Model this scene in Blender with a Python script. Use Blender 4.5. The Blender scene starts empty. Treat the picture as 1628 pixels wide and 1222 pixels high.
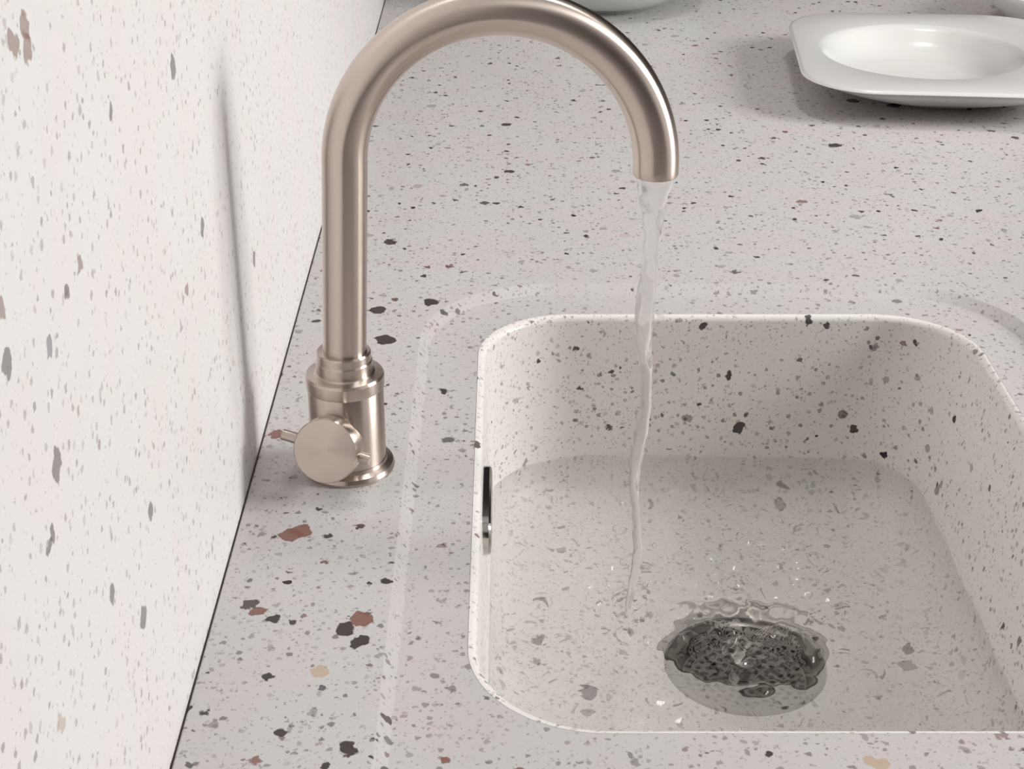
import bpy, bmesh, math, random
from mathutils import Vector, Matrix, noise

sc = bpy.context.scene
COL = sc.collection
random.seed(7)

# ------------------------------------------------------------------ camera
FPX = 2553.0
PITCH = math.radians(27.0)
cam_d = bpy.data.cameras.new('camera')
cam = bpy.data.objects.new('camera', cam_d)
COL.objects.link(cam)
cam.location = (0, 0, 0.5)
cam.rotation_euler = (math.radians(90) - PITCH, 0, 0)
cam_d.sensor_fit = 'HORIZONTAL'
cam_d.sensor_width = 36.0
cam_d.lens = 36.0 * FPX / 1628.0
cam_d.shift_x = 9.0 / 1628.0
cam_d.clip_start = 0.01
cam_d.dof.use_dof = False
sc.camera = cam

# ------------------------------------------------------------------ colour management
sc.view_settings.view_transform = 'Standard'
sc.view_settings.look = 'None'
sc.view_settings.gamma = 1.0
sc.view_settings.use_curve_mapping = False
sc.view_settings.exposure = -0.32
sc.cycles.use_denoising = True
sc.cycles.max_bounces = 16
sc.cycles.transmission_bounces = 12
sc.cycles.diffuse_bounces = 5
sc.cycles.sample_clamp_indirect = 6.0
sc.cycles.caustics_reflective = True
sc.cycles.caustics_refractive = True

# ------------------------------------------------------------------ world: soft room light, dim ahead, lighter overhead; dark and bright bands invented for the tap's reflections
w = bpy.data.worlds.new('room_light')
sc.world = w
w.use_nodes = True
nt = w.node_tree
nt.nodes.clear()
tc = nt.nodes.new('ShaderNodeTexCoord')
sep = nt.nodes.new('ShaderNodeSeparateXYZ')
nt.links.new(tc.outputs['Generated'], sep.inputs[0])
def wmath(op, a, b=None):
    n = nt.nodes.new('ShaderNodeMath')
    n.operation = op
    for i, x in enumerate((a, b)):
        if isinstance(x, (int, float)):
            n.inputs[i].default_value = x
        elif x is not None:
            nt.links.new(x, n.inputs[i])
    return n.outputs[0]


# compass round the room: 0 = straight behind the camera, 0.5 = window side, +-1 = ahead
azim = wmath('DIVIDE', wmath('ARCTAN2', sep.outputs['X'], wmath('MULTIPLY', sep.outputs['Y'], -1.0)), math.pi)
ra = nt.nodes.new('ShaderNodeValToRGB')
nt.links.new(wmath('MULTIPLY_ADD', azim, 0.5), ra.inputs[0])
ra.inputs[0].links[0].from_node.inputs[2].default_value = 0.5
els = ra.color_ramp.elements
stops = [(0.0, (0.03, 0.025, 0.02)), (0.22, (0.05, 0.045, 0.04)), (0.30, (0.52, 0.48, 0.45)), (0.40, (0.42, 0.37, 0.33)),
         (0.465, (0.035, 0.022, 0.016)), (0.635, (0.035, 0.022, 0.016)), (0.66, (0.95, 0.92, 0.89)), (0.78, (0.95, 0.92, 0.89)),
         (0.81, (0.08, 0.07, 0.06)), (1.0, (0.03, 0.025, 0.02))]
for i, (t, c) in enumerate(stops):
    x = els[0] if i == 0 else els[1] if i == 1 else els.new(t)
    x.position = t
    x.color = (*c, 1)
top = nt.nodes.new('ShaderNodeMapRange')
top.interpolation_type = 'SMOOTHSTEP'
top.inputs['From Min'].default_value = 0.55
top.inputs['From Max'].default_value = 0.80
nt.links.new(sep.outputs['Z'], top.inputs['Value'])
wm = nt.nodes.new('ShaderNodeMix')
wm.data_type = 'RGBA'
nt.links.new(top.outputs[0], wm.inputs[0])
nt.links.new(ra.outputs[0], wm.inputs[6])
wm.inputs[7].default_value = (0.66, 0.64, 0.62, 1)
bg = nt.nodes.new('ShaderNodeBackground')
bg.inputs['Strength'].default_value = 0.95
nt.links.new(wm.outputs[2], bg.inputs['Color'])
wo = nt.nodes.new('ShaderNodeOutputWorld')
nt.links.new(bg.outputs[0], wo.inputs[0])


def area(name, loc, target, sx, sy, power, col):
    d = bpy.data.lights.new(name, 'AREA')
    d.shape = 'RECTANGLE'
    d.size = sx
    d.size_y = sy
    d.energy = power
    d.color = col
    o = bpy.data.objects.new(name, d)
    COL.objects.link(o)
    o.location = loc
    o.rotation_euler = (Vector(target) - Vector(loc)).to_track_quat('-Z', 'Y').to_euler()
    return o


area('window_daylight', (1.90, 0.93, 0.90), (0.0, 0.9, 0.05), 0.70, 0.60, 50.0, (1.0, 0.985, 0.96))
area('added_glint_light', (0.35, 1.45, 2.0), (0.15, 0.9, 0), 0.3, 0.3, 12.0, (1.0, 0.97, 0.94))  # unseen light added for glints on the water and a brighter sink floor


# ------------------------------------------------------------------ object helpers
def link(name, bm, mat, parent=None, smooth=True, angle=35):
    me = bpy.data.meshes.new(name)
    bmesh.ops.remove_doubles(bm, verts=bm.verts, dist=1e-6)
    bmesh.ops.recalc_face_normals(bm, faces=bm.faces)
    bm.to_mesh(me)
    bm.free()
    if smooth:
        for p in me.polygons:
            p.use_smooth = True
        me.set_sharp_from_angle(angle=math.radians(angle))
    if mat:
        me.materials.append(mat)
    o = bpy.data.objects.new(name, me)
    COL.objects.link(o)
    if parent:
        o.parent = parent
    return o


def empty(name, loc):
    o = bpy.data.objects.new(name, None)
    COL.objects.link(o)
    o.location = loc
    o.empty_display_size = 0.02
    return o


def tag(o, label, cat, group=None):
    o['label'] = label
    o['category'] = cat
    if group:
        o['group'] = group


def struct(o):
    o['kind'] = 'structure'
    return o


K = 14   # points per corner


def rr(cx, cy, hx, hy, r, z):
    """rounded rectangle loop, 4*(K+1) points"""
    r = max(min(r, hx, hy), 1e-5)
    pts = []
    for q, (sx, sy) in enumerate(((1, 1), (-1, 1), (-1, -1), (1, -1))):
        for k in range(K + 1):
            a = math.radians(90 * q + 90 * k / K)
            pts.append(Vector((cx + sx * (hx - r) + r * math.cos(a), cy + sy * (hy - r) + r * math.sin(a), z)))
    return pts


def loops(bm, rings, close=False, cap0=False, cap1=False):
    vs = [[bm.verts.new(p) for p in ring] for ring in rings]
    n = len(vs[0])
    m = len(vs)
    uv = bm.loops.layers.uv.verify()
    for i in range(m if close else m - 1):
        a, b = vs[i], vs[(i + 1) % m]
        for k in range(n):
            l = (k + 1) % n
            f_ = bm.faces.new((a[k], a[l], b[l], b[k]))
            for lp, q in zip(f_.loops, ((k, i), (k + 1, i), (k + 1, i + 1), (k, i + 1))):
                lp[uv].uv = (q[0] / n, q[1] / m)
    if cap0:
        bm.faces.new(vs[0])
    if cap1:
        bm.faces.new(vs[-1])
    return vs


def lathe(bm, prof, n=48, axis=Vector((0, 0, 1)), org=Vector((0, 0, 0)), cap0=False, cap1=False):
    """profile of (radius, height) turned about an axis"""
    ax = axis.normalized()
    t = ax.orthogonal().normalized()
    b = ax.cross(t)
    rings = []
    for r, h in prof:
        rings.append([org + ax * h + (t * math.cos(2 * math.pi * k / n) + b * math.sin(2 * math.pi * k / n)) * r
                      for k in range(n)])
    loops(bm, rings, cap0=cap0, cap1=cap1)


def tube(bm, path, radii, n=32, caps=True):
    rings = []
    up = Vector((0, 1, 0))
    for i, p in enumerate(path):
        a = path[max(i - 1, 0)]
        b = path[min(i + 1, len(path) - 1)]
        t = (b - a).normalized()
        u = (up - t * up.dot(t)).normalized()
        v = t.cross(u)
        r = radii[i]
        rings.append([p + (u * math.cos(2 * math.pi * k / n) + v * math.sin(2 * math.pi * k / n)) * r for k in range(n)])
    loops(bm, rings, cap0=caps, cap1=caps)


# ------------------------------------------------------------------ materials
def principled(name, col, rough=0.5, metal=0.0, **kw):
    m = bpy.data.materials.new(name)
    m.use_nodes = True
    b = m.node_tree.nodes['Principled BSDF']
    b.inputs['Base Color'].default_value = (*col, 1)
    b.inputs['Roughness'].default_value = rough
    b.inputs['Metallic'].default_value = metal
    for k, v in kw.items():
        b.inputs[k.replace('_', ' ')].default_value = v
    return m


DARK = (0.022, 0.012, 0.012)
CHIPC = [DARK, (0.19, 0.085, 0.065), (0.46, 0.36, 0.28), (0.10, 0.11, 0.16)]


def terrazzo(name, base_a, base_b, chips, rough, seed=0.0, dens=1.0, fade=1.0, chip_size=1.0, coat=0.0):
    m = bpy.data.materials.new(name)
    m.use_nodes = True
    nt = m.node_tree
    N, L = nt.nodes, nt.links
    bs = N['Principled BSDF']

    def math_(op, a, b=None, c=None, clamp=False):
        n = N.new('ShaderNodeMath')
        n.operation = op
        n.use_clamp = clamp
        for i, x in enumerate((a, b, c)):
            if x is None:
                continue
            if isinstance(x, (int, float)):
                n.inputs[i].default_value = x
            else:
                L.new(x, n.inputs[i])
        return n.outputs[0]

    def mixc(fac, a, b):
        n = N.new('ShaderNodeMix')
        n.data_type = 'RGBA'
        for sock, x in ((n.inputs[0], fac), (n.inputs[6], a), (n.inputs[7], b)):
            if isinstance(x, tuple):
                sock.default_value = (*x[:3], 1)
            elif isinstance(x, (int, float)):
                sock.default_value = x
            else:
                L.new(x, sock)
        return n.outputs[2]

    tcn = N.new('ShaderNodeTexCoord')
    pos = tcn.outputs['Object']
    off = N.new('ShaderNodeVectorMath')
    off.operation = 'ADD'
    off.inputs[1].default_value = (seed, seed * 1.7, seed * 0.6)
    L.new(pos, off.inputs[0])

    def warp(src, sc_, amt):
        n = N.new('ShaderNodeTexNoise')
        n.inputs['Scale'].default_value = sc_
        n.inputs['Detail'].default_value = 2.0
        L.new(src, n.inputs['Vector'])
        s = N.new('ShaderNodeVectorMath')
        s.operation = 'SUBTRACT'
        L.new(n.outputs['Color'], s.inputs[0])
        s.inputs[1].default_value = (0.5, 0.5, 0.5)
        k = N.new('ShaderNodeVectorMath')
        k.operation = 'MULTIPLY_ADD'
        L.new(s.outputs[0], k.inputs[0])
        k.inputs[1].default_value = (amt, amt, amt)
        L.new(src, k.inputs[2])
        return k.outputs[0]

    w_f = warp(off.outputs[0], 420, 0.0035)
    w_m = warp(off.outputs[0], 190, 0.0075)
    w_l = warp(pos, 130, 0.010)

    # base: soft patches of warm pink-white and cool grey-white
    nb = N.new('ShaderNodeTexNoise')
    nb.inputs['Scale'].default_value = 16
    nb.inputs['Detail'].default_value = 3
    L.new(off.outputs[0], nb.inputs['Vector'])
    f = N.new('ShaderNodeMapRange')
    f.inputs['From Min'].default_value = 0.40
    f.inputs['From Max'].default_value = 0.60
    L.new(nb.outputs['Fac'], f.inputs['Value'])
    col = mixc(f.outputs[0], base_a, base_b)

    def layer(col, scale, vec, p, rmin, rmax, ramp, strength, soft=0.06):
        v = N.new('ShaderNodeTexVoronoi')
        v.inputs['Scale'].default_value = scale / chip_size
        v.inputs['Randomness'].default_value = 1.0
        L.new(vec, v.inputs['Vector'])
        s = N.new('ShaderNodeSeparateColor')
        L.new(v.outputs['Color'], s.inputs[0])
        act = math_('LESS_THAN', s.outputs[0], p * dens)
        thr = math_('MULTIPLY_ADD', s.outputs[1], rmax - rmin, rmin)
        d = math_('SUBTRACT', thr, v.outputs['Distance'])
        d = math_('DIVIDE', d, soft, clamp=True)
        mask = math_('MULTIPLY', d, act)
        # small chips differ in how deep they sit below the polished face
        tone = math_('MULTIPLY_ADD', s.outputs[2], strength * 0.65, strength * 0.35)
        mask = math_('MULTIPLY', mask, tone)
        r = N.new('ShaderNodeValToRGB')
        r.color_ramp.interpolation = 'CONSTANT'
        els = r.color_ramp.elements
        for i, (t, c) in enumerate(ramp):
            if i < 2:
                els[i].position = t
                els[i].color = (*c, 1)
            else:
                x = els.new(t)
                x.color = (*c, 1)
        q = math_('FRACT', math_('MULTIPLY', s.outputs[2], 7.31))
        L.new(q, r.inputs[0])
        return mixc(mask, col, r.outputs[0])

    grey = [(0.0, (0.16, 0.13, 0.13)), (0.45, (0.28, 0.22, 0.21)), (0.75, (0.18, 0.10, 0.09)), (0.9, (0.20, 0.21, 0.23))]
    dark = [(0.0, (0.025, 0.017, 0.018)), (0.55, (0.06, 0.036, 0.034)), (0.76, (0.15, 0.07, 0.06)), (0.88, (0.07, 0.07, 0.08))]
    warmc = [(0.0, (0.035, 0.016, 0.016)), (0.5, (0.20, 0.10, 0.08)), (0.72, (0.40, 0.28, 0.22)), (0.78, (0.07, 0.06, 0.07))]
    col = layer(col, 420, w_f, 0.55, 0.22, 0.48, grey, 0.60 * fade, 0.12)
    col = layer(col, 210, w_f, 0.50, 0.16, 0.44, grey, 0.85 * fade, 0.08)
    col = layer(col, 105, w_m, 0.40, 0.08, 0.35, dark, 1.00 * fade, 0.05)
    col = layer(col, 50, w_m, 0.13, 0.08, 0.30, warmc, 0.95 * fade, 0.03)

    # single large chips at their own places in the slab
    for c, r_, k in chips:
        d = N.new('ShaderNodeVectorMath')
        d.operation = 'DISTANCE'
        L.new(w_l, d.inputs[0])
        d.inputs[1].default_value = c
        x = math_('SUBTRACT', r_ * 1.2, d.outputs['Value'])
        x = math_('DIVIDE', x, 0.0006, clamp=True)
        x = math_('MULTIPLY', x, 0.92 * fade)
        col = mixc(x, col, CHIPC[k])

    L.new(col, bs.inputs['Base Color'])
    bs.inputs['Roughness'].default_value = rough
    bs.inputs['Specular IOR Level'].default_value = 0.30
    bs.inputs['Coat Weight'].default_value = coat
    bs.inputs['Coat Roughness'].default_value = 0.15
    return m


CC = [((-0.0853, 0.6968, 0.0), 0.0053, 0), ((-0.0765, 0.6856, 0.0), 0.0046, 0), ((-0.0771, 0.7053, 0.0), 0.0055, 1),
      ((-0.125, 0.789, 0.0), 0.006, 1), ((-0.119, 0.793, 0.0), 0.006, 1), ((-0.1086, 0.6121, 0.0), 0.0034, 0),
      ((-0.0749, 0.6006, 0.0), 0.0042, 0), ((-0.1335, 0.714, 0.0), 0.0036, 1), ((-0.1237, 0.7059, 0.0), 0.0032, 0),
      ((-0.042, 0.9851, -0.003), 0.0046, 0), ((-0.0576, 1.1197, 0.0), 0.0055, 0), ((-0.0964, 1.1058, 0.0), 0.0055, 0),
      ((-0.0881, 1.0527, 0.0), 0.0065, 0), ((-0.0948, 0.66, 0.0), 0.0048, 2), ((-0.0277, 0.5997, -0.003), 0.0032, 1),
      ((-0.0345, 0.6436, -0.003), 0.003, 0), ((0.176, 0.5983, -0.003), 0.0055, 2), ((0.1237, 0.6038, -0.003), 0.0036, 0),
      ((0.1547, 0.5894, -0.003), 0.0038, 0), ((0.0074, 0.5889, -0.003), 0.006, 1), ((-0.0671, 0.7416, 0.0), 0.003, 0),
      ((-0.1484, 0.9105, 0.0), 0.005, 1), ((0.3638, 1.6373, 0.0), 0.0055, 0), ((0.4034, 1.6218, 0.0), 0.006, 0),
      ((0.3193, 1.4914, 0.0), 0.0055, 0), ((-0.0966, 1.2412, 0.0), 0.005, 0)]
WC = [((-0.1575, 0.5203, 0.3670), 0.0048, 1), ((-0.1575, 0.5203, 0.3590), 0.0046, 1), ((-0.1575, 0.5057, 0.3642), 0.0045, 1),
      ((-0.1575, 0.7442, 0.2895), 0.0056, 0), ((-0.1575, 0.6186, 0.3059), 0.0034, 0), ((-0.1575, 0.4887, 0.2203), 0.0052, 0),
      ((-0.1575, 0.455, 0.2762), 0.0045, 0), ((-0.1575, 0.6089, 0.1275), 0.0045, 0), ((-0.1575, 0.4726, 0.2007), 0.0032, 0),
      ((-0.1575, 0.4673, 0.1989), 0.0030, 0), ((-0.1575, 0.5752, 0.0939), 0.0048, 0), ((-0.1575, 0.5333, 0.1341), 0.0040, 0),
      ((-0.1575, 0.7789, 0.195), 0.005, 0), ((-0.1575, 0.5486, 0.2703), 0.0038, 1), ((-0.1575, 0.5265, 0.2681), 0.0030, 0),
      ((-0.1575, 0.4986, 0.2603), 0.0034, 3), ((-0.1575, 0.4516, 0.1353), 0.0035, 2), ((-0.1575, 0.4575, 0.2936), 0.0033, 1),
      ((-0.1575, 0.9289, 0.1144), 0.0045, 0), ((-0.1575, 0.7265, 0.1824), 0.0036, 1)]
SC = [((0.0798, 1.110, -0.0516), 0.0035, 0), ((0.0895, 1.110, -0.0510), 0.0035, 0), ((0.1695, 1.110, -0.0554), 0.0042, 0),
      ((0.056, 1.110, -0.0679), 0.0038, 0), ((0.1503, 1.112, -0.0143), 0.004, 0), ((0.2288, 1.112, -0.0117), 0.004, 0),
      ((0.271, 1.106, -0.1023), 0.0038, 0), ((0.3113, 1.10, -0.0249), 0.0042, 0), ((0.1822, 1.106, -0.1012), 0.0046, 0),
      ((0.3069, 1.09, -0.1153), 0.0050, 0), ((0.2165, 1.087, -0.160), 0.0044, 0), ((0.0533, 0.8363, -0.165), 0.004, 0),
      ((0.2734, 0.8854, -0.165), 0.0052, 0), ((0.333, 0.9879, -0.12), 0.005, 0)]

M_COUNTER = terrazzo('terrazzo_counter', (0.515, 0.478, 0.483), (0.495, 0.495, 0.488), CC, 0.38, seed=0.0, coat=0.0)
M_SINK = terrazzo('terrazzo_sink', (0.73, 0.685, 0.67), (0.71, 0.695, 0.67), SC, 0.36, seed=3.1, dens=0.9)
M_WALL = terrazzo('terrazzo_wall', (0.725, 0.69, 0.685), (0.715, 0.71, 0.70), WC, 0.45, seed=9.3, dens=0.78, fade=0.68,
                  chip_size=1.1)
M_SEAM = principled('seam_filler', (0.03, 0.02, 0.018), 0.7)
M_CER = principled('white_satin_ceramic', (0.66, 0.66, 0.645), 0.28, Coat_Weight=0.3, Coat_Roughness=0.12)
M_CEL = principled('pale_green_ceramic', (0.56, 0.63, 0.58), 0.2, Coat_Weight=0.5)
M_DARK = principled('dark_drain_metal', (0.10, 0.095, 0.09), 0.35, 1.0)


def brushed(name, col, rough, aniso=0.95):
    m = principled(name, col, rough, 1.0, Anisotropic=aniso, Anisotropic_Rotation=0.25)
    nt = m.node_tree
    tg = nt.nodes.new('ShaderNodeTangent')
    tg.direction_type = 'UV_MAP'
    nt.links.new(tg.outputs[0], nt.nodes['Principled BSDF'].inputs['Tangent'])
    tcn = nt.nodes.new('ShaderNodeTexCoord')
    mp = nt.nodes.new('ShaderNodeMapping')
    mp.inputs['Scale'].default_value = (900, 900, 60)
    n = nt.nodes.new('ShaderNodeTexNoise')
    n.inputs['Scale'].default_value = 1.0
    bp = nt.nodes.new('ShaderNodeBump')
    bp.inputs['Strength'].default_value = 0.05
    bp.inputs['Distance'].default_value = 0.0003
    nt.links.new(tcn.outputs['Object'], mp.inputs[0])
    nt.links.new(mp.outputs[0], n.inputs['Vector'])
    nt.links.new(n.outputs['Fac'], bp.inputs['Height'])
    nt.links.new(bp.outputs[0], nt.nodes['Principled BSDF'].inputs['Normal'])
    return m


M_STEEL = brushed('brushed_nickel', (0.60, 0.52, 0.47), 0.30)
M_CHROME = principled('polished_steel', (0.50, 0.48, 0.46), 0.12, 1.0)


def water_mat(name, rough=0.0, tint=(1, 1, 1), clear=0.42):
    m = principled(name, tint, rough, 0.0, Transmission_Weight=1.0)
    nt = m.node_tree
    b = nt.nodes['Principled BSDF']
    b.inputs['IOR'].default_value = 1.33
    tr = nt.nodes.new('ShaderNodeBsdfTransparent')
    mx = nt.nodes.new('ShaderNodeMixShader')
    mx.inputs[0].default_value = clear
    nt.links.new(b.outputs[0], mx.inputs[1])
    nt.links.new(tr.outputs[0], mx.inputs[2])
    nt.links.new(mx.outputs[0], nt.nodes['Material Output'].inputs[0])
    return m


M_WATER = water_mat('clear_water', 0.07, (0.97, 0.98, 0.96))
M_STREAM = water_mat('falling_water', 0.10, (1, 1, 1), 0.35)

# ------------------------------------------------------------------ setting: wall, seam
WX = -0.1575
bm = bmesh.new()
bmesh.ops.create_cube(bm, size=1)
for v in bm.verts:
    v.co = Vector((WX - 0.02 + 0.04 * (v.co.x - 0.5) + 0.02, 0.05 + (v.co.y + 0.5) * 3.2, -0.05 + (v.co.z + 0.5) * 1.35))
wall = struct(link('wall_left', bm, M_WALL, smooth=False))

bm = bmesh.new()
bmesh.ops.create_cube(bm, size=1)
for v in bm.verts:
    v.co = Vector((WX + (v.co.x + 0.5) * 3.2, -1.0 + (v.co.y + 0.5) * 5.0, -0.95 + 0.05 * v.co.z))
struct(link('floor', bm, principled('grey_floor', (0.22, 0.20, 0.18), 0.5), smooth=False))

GAP = 0.0011
bm = bmesh.new()
bmesh.ops.create_cube(bm, size=1)
for v in bm.verts:
    v.co = Vector((WX + GAP * (v.co.x + 0.5), 0.05 + (v.co.y + 0.5) * 3.2, -0.03 + (v.co.z + 0.5) * 0.0292))
struct(link('trim_1', bm, M_SEAM, smooth=False))

# ------------------------------------------------------------------ worktop
BX0, BX1, BY0, BY1 = -0.0205, 0.346, 0.620, 1.113     # basin mouth
BCX, BCY = (BX0 + BX1) / 2, (BY0 + BY1) / 2
BHX, BHY = (BX1 - BX0) / 2, (BY1 - BY0) / 2
BR = 0.070
LEDGE = 0.042
LZ = -0.0068                                            # the recessed drip ledge round the basin


def basin(d, z):
    r = BR - d * 0.55 if d > 0 else BR - d * 0.75
    pts = rr(BCX, BCY, BHX - d, BHY - d, r, z)
    if z < -0.01 and d > 0.001:
        for p in pts:
            p.x -= lean(p.x, z)
    return pts


def lean(x, z):
    """the right wall of the basin leans in towards the floor"""
    t = max(0.0, min(1.0, (x - BCX) / BHX))
    return 0.026 * t * min(1.0, max(0.0, (-z - 0.012) / 0.14))


def recess(d, z):
    """outline of the recessed ledge; it runs further forward than the basin"""
    y0, y1 = 0.36, BY1 + LEDGE
    return rr(BCX, (y0 + y1) / 2, BHX + LEDGE - d, (y1 - y0) / 2 - d, BR + 0.030 - d * 0.7, z)


CX0, CX1, CY0, CY1 = WX + GAP, 1.25, 0.27, 3.2
def outer(z, inset=0.0):
    return rr((CX0 + CX1) / 2, (CY0 + CY1) / 2, (CX1 - CX0) / 2 - inset, (CY1 - CY0) / 2 - inset, 0.0015, z)


bm = bmesh.new()
rings = [outer(-0.03), outer(-0.0008), outer(0.0, 0.0008),
         recess(-0.0008, 0.0), recess(0, -0.0003), recess(0.0060, LZ + 0.0003), recess(0.0068, LZ),
         basin(0.0, LZ), basin(0.0, -0.03)]
loops(bm, rings, close=True)
counter = link('worktop', bm, M_COUNTER)
tag(counter, 'pale speckled terrazzo worktop with a shallow recessed border cut round the sink', 'worktop')

# ------------------------------------------------------------------ sink
SZ = -0.165      # floor
DC = Vector((0.163, 0.890, SZ))
DR = 0.0545
bm = bmesh.new()
inner = []
RIM = 0.005
for k in range(7):
    a = math.radians(90 * k / 6)
    inner.append(basin(0.0002 + RIM * math.sin(a), LZ - RIM * (1 - math.cos(a))))
top_d = 0.0002 + RIM
FR = 0.034
for k in range(1, 6):
    t = k / 5
    inner.append(basin(top_d + 0.004 * t, LZ - RIM - (abs(SZ) - abs(LZ) - RIM - FR) * t))
for k in range(1, 10):
    a = math.radians(90 * k / 9)
    inner.append(basin(top_d + 0.004 + FR * (1 - math.cos(a)), SZ + FR - FR * math.sin(a)))
inner.append(basin(0.085, SZ - 0.0004))
for rad, z in ((0.10, -0.0010), (0.075, -0.0016), (DR + 0.004, -0.0022), (DR + 0.001, -0.0030), (DR, -0.006), (DR, -0.012)):
    inner.append(rr(DC.x, DC.y, rad, rad, rad, SZ + z))
T = 0.012
out = [rr(DC.x, DC.y, DR + 0.02, DR + 0.02, DR + 0.02, SZ - 0.012), basin(0.05, SZ - T), basin(0.012, SZ + 0.012),
       basin(0.0035, SZ + 0.03), basin(-0.0 + 0.0002, -0.034), basin(0.0002, LZ - 0.0002)]
loops(bm, inner + out, close=True)
sink = link('sink_basin', bm, M_SINK)
tag(sink, 'deep rectangular terrazzo sink basin with rounded corners, partly filled with running water', 'sink')

# ------------------------------------------------------------------ overflow cover on the left wall of the basin
ofx = BX0 + top_d + 0.0016
of = empty('overflow_cover', (ofx, 0.877, -0.036))
tag(of, 'oblong chrome overflow cover on the left inner wall of the sink', 'overflow')


def pill(bm, hy, hz, x, n=12):
    pts = []
    for s, base in ((1, -90), (-1, 90)):
        for k in range(n + 1):
            a = math.radians(base + 180 * k / n)
            pts.append(Vector((x, s * (hy - hz) + hz * math.cos(a), hz * math.sin(a))))
    return pts


bm = bmesh.new()
loops(bm, [pill(bm, 0.0425, 0.013, -0.003), pill(bm, 0.0425, 0.013, 0.0028), pill(bm, 0.0413, 0.0118, 0.0042),
           pill(bm, 0.0375, 0.008, 0.0046), pill(bm, 0.0345, 0.0055, 0.0040), pill(bm, 0.0345, 0.0055, 0.0008)], cap0=True, cap1=True)
frame = link('face_plate', bm, M_CHROME, of)
bm = bmesh.new()
loops(bm, [pill(bm, 0.033, 0.0045, 0.0009), pill(bm, 0.033, 0.0045, 0.0016)], cap0=True, cap1=True)
link('slot', bm, M_DARK, of)
bm = bmesh.new()
loops(bm, [[Vector((x, y, z)) for y, z in ((-0.004, -0.0055), (0.004, -0.0055), (0.004, 0.0055), (-0.004, 0.0055))]
           for x in (0.0017, 0.0046)], cap0=True, cap1=True)
link('bridge', bm, M_CHROME, of, smooth=False)

# ------------------------------------------------------------------ drain strainer
dr = empty('drain_strainer', DC + Vector((0, 0, -0.012)))
tag(dr, 'round dark metal drain strainer under swirling water in the sink floor', 'drain')
bm = bmesh.new()
lathe(bm, [(0.0535, -0.004), (0.0535, 0.0075), (0.0525, 0.0095), (0.0500, 0.0098), (0.0460, 0.0080), (0.0440, 0.0040), (0.0440, -0.004)], n=64)
link('flange', bm, principled('dull_steel', (0.27, 0.25, 0.23), 0.3, 1.0), dr)
bm = bmesh.new()
lathe(bm, [(0.0440, -0.002), (0.0430, -0.020), (0.036, -0.030), (0.010, -0.034), (0.0001, -0.034)], n=48)
link('cup', bm, M_DARK, dr)


def perforated(bm, r0, r1, rings_, z, hole=0.34):
    dr_ = (r1 - r0) / rings_
    for i in range(rings_):
        a0, a1 = r0 + i * dr_, r0 + (i + 1) * dr_
        n = max(10, int(2 * math.pi * (a0 + a1) / 2 / dr_))
        for k in range(n):
            t0, t1 = 2 * math.pi * k / n, 2 * math.pi * (k + 1) / n

            def P(u, v):
                r = a0 + (a1 - a0) * u
                t = t0 + (t1 - t0) * v
                return Vector((r * math.cos(t), r * math.sin(t), z - 0.004 * (1 - r / r1)))
            ob = [P(0, 0), P(.5, 0), P(1, 0), P(1, .5), P(1, 1), P(.5, 1), P(0, 1), P(0, .5)]
            hb = [P(.5 + hole * x, .5 + hole * y) for x, y in
                  ((-.7, -.7), (0, -1), (.7, -.7), (1, 0), (.7, .7), (0, 1), (-.7, .7), (-1, 0))]
            A = [bm.verts.new(p) for p in ob]
            B = [bm.verts.new(p) for p in hb]
            D = [bm.verts.new(p - Vector((0, 0, 0.0012))) for p in hb]
            for q in range(8):
                l = (q + 1) % 8
                bm.faces.new((A[q], A[l], B[l], B[q]))
                bm.faces.new((B[q], B[l], D[l], D[q]))


bm = bmesh.new()
perforated(bm, 0.010, 0.0425, 5, -0.002)
link('perforated_plate', bm, principled('strainer_steel', (0.30, 0.28, 0.26), 0.3, 1.0), dr, smooth=False)
bm = bmesh.new()
lathe(bm, [(0.0105, -0.006), (0.0105, -0.003), (0.004, -0.001), (0.0035, 0.006), (0.0075, 0.009), (0.0075, 0.012), (0.0055, 0.0135), (0.0001, 0.0138)], n=24)
link('knob', bm, M_CHROME, dr)

# ------------------------------------------------------------------ tap
TX, TY = -0.098, 0.870
SPX = 0.085                       # spout outlet x
tap = empty('kitchen_tap', (TX, TY, 0))
tag(tap, 'brushed nickel swan neck kitchen tap standing between the wall and the sink', 'tap')
bm = bmesh.new()
lathe(bm, [(0.001, 0.0), (0.0280, 0.0), (0.0285, 0.002), (0.0275, 0.0045), (0.0240, 0.0060), (0.0235, 0.0080)], n=64, cap0=True)
link('base_flange', bm, M_STEEL, tap)
bm = bmesh.new()
lathe(bm, [(0.0232, 0.006), (0.0232, 0.056), (0.0225, 0.057), (0.001, 0.057)], n=64, cap0=True, cap1=True)
link('body', bm, M_STEEL, tap)
bm = bmesh.new()
lathe(bm, [(0.015, 0.0565), (0.0236, 0.0565), (0.0240, 0.0580), (0.0240, 0.0640), (0.0230, 0.0655), (0.0185, 0.0660),
           (0.0172, 0.0670), (0.0172, 0.0735), (0.0165, 0.0745), (0.0165, 0.0790), (0.0158, 0.0800), (0.012, 0.0800)],
      n=64, cap0=True, cap1=True)
link('collar', bm, M_STEEL, tap, angle=22)
# swan neck pipe
R = 0.0885
pr = 0.0131
arc_c = Vector((SPX - R - TX, 0, 0.196))
path = []
p0 = Vector((0.0005, 0, 0.074))
p1 = arc_c + Vector((-R, 0, 0))
for k in range(8):
    path.append(p0.lerp(p1, k / 8))
for k in range(65):
    a = math.radians(180 - 180 * k / 64)
    path.append(arc_c + Vector((R * math.cos(a), 0, R * math.sin(a))))
path.append(arc_c + Vector((R, 0, -0.004)))
bm = bmesh.new()
tube(bm, path, [pr] * len(path), n=48, caps=False)
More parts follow.
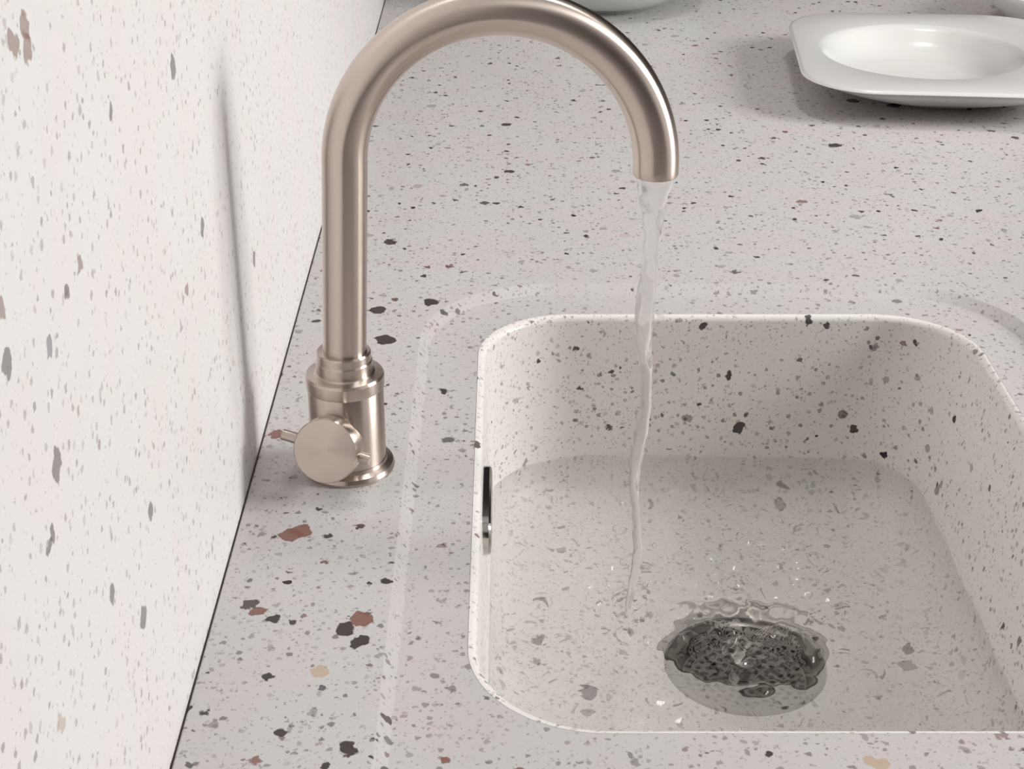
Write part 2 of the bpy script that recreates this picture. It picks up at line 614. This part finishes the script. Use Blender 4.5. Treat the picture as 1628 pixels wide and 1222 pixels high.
# rounded lip and hollow mouth
end = path[-1]
vs = []
for r, dz in ((pr, 0), (pr - 0.0006, -0.0012), (pr - 0.0018, -0.0016), (pr - 0.0024, -0.0008), (pr - 0.0026, 0.012), (0.0003, 0.012)):
    vs.append([end + Vector((r * math.cos(2 * math.pi * k / 48), r * math.sin(2 * math.pi * k / 48), dz)) for k in range(48)])
loops(bm, vs, cap1=True)
link('swan_neck_pipe', bm, M_STEEL, tap, angle=50)
# aerator set in the mouth
bm = bmesh.new()
lathe(bm, [(0.0100, 0.0115), (0.0100, 0.002), (0.0085, 0.001), (0.0001, 0.001)], n=32, org=end, cap0=True)
link('aerator', bm, M_DARK, tap)
# turning knob, its axis leaning up towards the front
ax = Vector((-0.20, -1.0, 0.30)).normalized()
ko = Vector((-0.002, -0.004, 0.0220))
bm = bmesh.new()
lathe(bm, [(0.0165, 0.0), (0.0165, 0.026), (0.0165, 0.0265)], n=56, axis=ax, org=ko, cap0=True, cap1=True)
link('knob_neck', bm, M_STEEL, tap)
bm = bmesh.new()
lathe(bm, [(0.0150, 0.0265), (0.0192, 0.0275), (0.0197, 0.0290), (0.0197, 0.0385), (0.0190, 0.0395), (0.0178, 0.0397), (0.001, 0.0397)], n=64, axis=ax, org=ko, cap0=True, cap1=True)
kn = link('knob', bm, M_STEEL, tap)
# cross pin through the knob
side = Vector((1, -0.05, -0.24))
side = (side - ax * side.dot(ax)).normalized()
pc = ko + ax * 0.030
upv = ax.cross(side).normalized()
for s0, s1 in ((-0.0305, -0.0185), (0.0185, 0.0255)):
    bm = bmesh.new()
    rings = []
    for s, g in ((s0, 0.8), (s0 + 0.0006, 1.0), (s1 - 0.0006, 1.0), (s1, 1.0)):
        ring = []
        for k in range(20):
            a = 2 * math.pi * k / 20
            ring.append(pc + side * s + upv * (0.0034 * g * math.cos(a)) + ax * (0.0034 * g * math.sin(a)))
        rings.append(ring)
    loops(bm, rings, cap0=True, cap1=True)
    link('cross_pin', bm, M_STEEL, kn)
# grub screw
bm = bmesh.new()
nn = Vector((0.0, -0.35, 0.94)).normalized()
sp = ko + ax * 0.016 + (Vector((-0.35, 0, 1)) - ax * Vector((-0.35, 0, 1)).dot(ax)).normalized() * 0.0160
lathe(bm, [(0.0018, 0.0), (0.0018, 0.0008), (0.0001, 0.0008)], n=16, axis=(sp - (ko + ax * 0.016)), org=sp, cap0=True)
link('grub_screw', bm, M_DARK, tap)

# ------------------------------------------------------------------ pool of water in the basin
WZ = -0.127
IMP = Vector((0.086, TY + 0.012))
bm = bmesh.new()
step = 0.0026


def wave(x, y):
    p = Vector((x, y))
    d = (p - IMP).length
    h = 0.0011 * math.exp(-d / 0.10) * math.cos(2 * math.pi * d / 0.017)
    h += 0.0030 * noise.noise(Vector((x * 22, y * 22, 1.0)))
    h += 0.0024 * noise.noise(Vector((x * 60, y * 60, 5.0)))
    dd = (p - Vector((DC.x, DC.y))).length
    t = math.exp(-(dd / 0.072) ** 2)
    h += t * (0.0055 * noise.noise(Vector((x * 75, y * 75, 9.0))) + 0.0028 * noise.noise(Vector((x * 170, y * 170, 3.0))))
    h += math.exp(-(d / 0.05) ** 2) * 0.0036 * noise.noise(Vector((x * 120, y * 120, 7.0)))
    h += math.exp(-((p - Vector((0.165, 0.955))).length / 0.065) ** 2) * 0.0048 * noise.noise(Vector((x * 85, y * 85, 2.0)))
    h -= 0.006 * math.exp(-(dd / 0.030) ** 2)
    return h


wl_d = top_d + 0.0035
hx, hy = BHX - wl_d, BHY - wl_d
rc = BR - 0.008


def outline(x, y):
    """signed distance to the waterline and the direction out of it"""
    qx, qy = abs(x - BCX) - (hx - rc), abs(y - BCY) - (hy - rc)
    sx, sy = (1 if x > BCX else -1), (1 if y > BCY else -1)
    if qx > 0 and qy > 0:
        l = math.hypot(qx, qy)
        return l - rc, (sx * qx / l, sy * qy / l)
    return (qx - rc, (sx, 0)) if qx > qy else (qy - rc, (0, sy))


nx, ny = int(2 * hx / step) + 2, int(2 * hy / step) + 1
grid = {}
for i in range(nx + 1):
    for j in range(ny + 1):
        x, y = BCX - hx + i * step, BCY - hy + j * step
        sd, g = outline(x, y)
        if sd < step * 0.75:
            if sd > -step * 0.3:
                x, y = x - g[0] * sd, y - g[1] * sd
            x -= lean(x, WZ)
            grid[i, j] = bm.verts.new((x, y, WZ + wave(x, y)))
for (i, j) in list(grid):
    q = [(i, j), (i + 1, j), (i + 1, j + 1), (i, j + 1)]
    if all(k in grid for k in q):
        bm.faces.new([grid[k] for k in q])
bmesh.ops.delete(bm, geom=[v for v in bm.verts if not v.link_faces], context='VERTS')
me = bpy.data.meshes.new('basin_water')
bm.to_mesh(me)
bm.free()
for p in me.polygons:
    p.use_smooth = True
me.materials.append(M_WATER)
water = bpy.data.objects.new('basin_water', me)
COL.objects.link(water)
tag(water, 'clear rippling water pooled in the bottom of the terrazzo sink, churning over the drain', 'water')

# ------------------------------------------------------------------ falling stream
bm = bmesh.new()
z0, z1 = end.z - 0.002, WZ + 0.002
n = 110
rings = []
for i in range(n + 1):
    t = i / n
    z = z0 + (z1 - z0) * t
    if t < 0.06:
        r = 0.0088 - 0.0022 * t / 0.06
    else:
        r = 0.0066 - 0.0030 * min(1, (t - 0.06) / 0.5) ** 0.6 - 0.0018 * max(0, (t - 0.56) / 0.44)
    cx = SPX - 0.0005 - 0.002 * t + 0.0022 * math.sin(t * 17) * min(1, t * 2.5) + 0.0008 * noise.noise(Vector((t * 30, 0, 0)))
    cy = TY + 0.014 * t + 0.0014 * math.sin(t * 13 + 1) * t
    ring = []
    for k in range(20):
        a = 2 * math.pi * k / 20
        rad = r * (1 + 0.22 * math.cos(2 * a + t * 22) + 0.14 * noise.noise(Vector((t * 45, math.cos(a) * 1.2, math.sin(a) * 1.2))))
        ring.append(Vector((cx + rad * math.cos(a), cy + rad * math.sin(a), z)))
    rings.append(ring)
loops(bm, rings, cap0=True, cap1=True)
stream = link('water_stream', bm, M_STREAM, angle=80)
tag(stream, 'thin twisting stream of water falling from the tap outlet into the sink', 'water')


def blob(name, c, r, mat, parent=None, seed=0.0, sq=(1, 1, 1)):
    b = bmesh.new()
    bmesh.ops.create_icosphere(b, subdivisions=3, radius=1)
    for v in b.verts:
        k = r * (1 + 0.18 * noise.noise(v.co * 1.6 + Vector((seed, 0, 0))))
        v.co = Vector(c) + Vector((v.co.x * sq[0], v.co.y * sq[1], v.co.z * sq[2])) * k
    return link(name, b, mat, parent, angle=80)


for i, (dx, dy, z, r) in enumerate(((-0.012, 0.004, -0.030, 0.0014), (-0.015, 0.006, -0.050, 0.0018), (0.010, 0.002, -0.060, 0.0013),
                                    (-0.009, 0.010, -0.078, 0.0021), (0.008, 0.006, -0.095, 0.0015), (-0.014, 0.006, -0.105, 0.0016))):
    blob('droplet', (SPX + dx, TY + dy, z), r, M_STREAM, stream, i * 3.7, (1, 1, 1.5))

# ------------------------------------------------------------------ white square dish with round well
def dish(name, cx, cy, hx, hy, wr, h, label, rot=0.0):
    bm = bmesh.new()
    r = 0.074
    rings = [rr(0, 0, 0.085, 0.085, 0.085, 0.0), rr(0, 0, 0.095, 0.095, 0.09, 0.004)]
    rings += [rr(0, 0, hx - 0.035, hy - 0.035, r + 0.01, h * 0.40), rr(0, 0, hx - 0.012, hy - 0.012, r + 0.004, h * 0.74),
              rr(0, 0, hx - 0.002, hy - 0.002, r, h * 0.93), rr(0, 0, hx, hy, r, h - 0.003),
              rr(0, 0, hx - 0.0012, hy - 0.0012, r, h - 0.0008), rr(0, 0, hx - 0.004, hy - 0.004, r, h)]
    for rad, z in ((wr + 0.006, h - 0.0005), (wr + 0.002, h - 0.0016), (wr - 0.003, h - 0.006), (wr - 0.010, h - 0.016),
                   (wr - 0.022, h - 0.026), (wr - 0.045, h - 0.031), (0.02, h - 0.032)):
        rings.append(rr(-0.015, 0, rad, rad, rad, z))
    loops(bm, rings, cap0=True, cap1=True)
    o = link(name, bm, M_CER, angle=50)
    o.location = (cx, cy, 0)
    o.rotation_euler.z = rot
    tag(o, label, 'dish')
    return o


dish('serving_dish', 0.460, 1.693, 0.150, 0.160, 0.105, 0.039,
     'white dish with wide square rim and round well, behind the sink', rot=-0.085)


def bowl(name, mat, c, prof_r, h, label, cat='bowl'):
    bm = bmesh.new()
    R_ = prof_r
    prof = [(0.001, 0.003), (R_ * 0.40, 0.003), (R_ * 0.42, 0.0), (R_ * 0.47, 0.0), (R_ * 0.50, 0.005)]
    for k in range(1, 11):
        t = k / 10
        prof.append((R_ * (0.50 + 0.5 * math.sin(t * math.pi / 2)), 0.005 + (h - 0.005) * (1 - math.cos(t * math.pi / 2)) ** 0.9))
    prof += [(R_ - 0.001, h + 0.0012), (R_ - 0.004, h)]
    for k in range(9, -1, -1):
        t = k / 10
        prof.append((R_ * (0.50 + 0.5 * math.sin(t * math.pi / 2)) - 0.005, 0.010 + (h - 0.010) * (1 - math.cos(t * math.pi / 2)) ** 0.9))
    prof.append((0.001, 0.009))
    lathe(bm, prof, n=72, cap0=True, cap1=True)
    o = link(name, bm, mat, angle=50)
    o.location = c
    tag(o, label, cat)
    return o


bowl('mixing_bowl', M_CEL, (0.125, 2.065, 0), 0.135, 0.095,
     'pale green glazed bowl standing behind the arch of the tap')
bowl('soup_bowl', M_CER, (0.705, 1.925, 0), 0.125, 0.050,
     'white bowl just entering the top right corner, beyond the square dish')
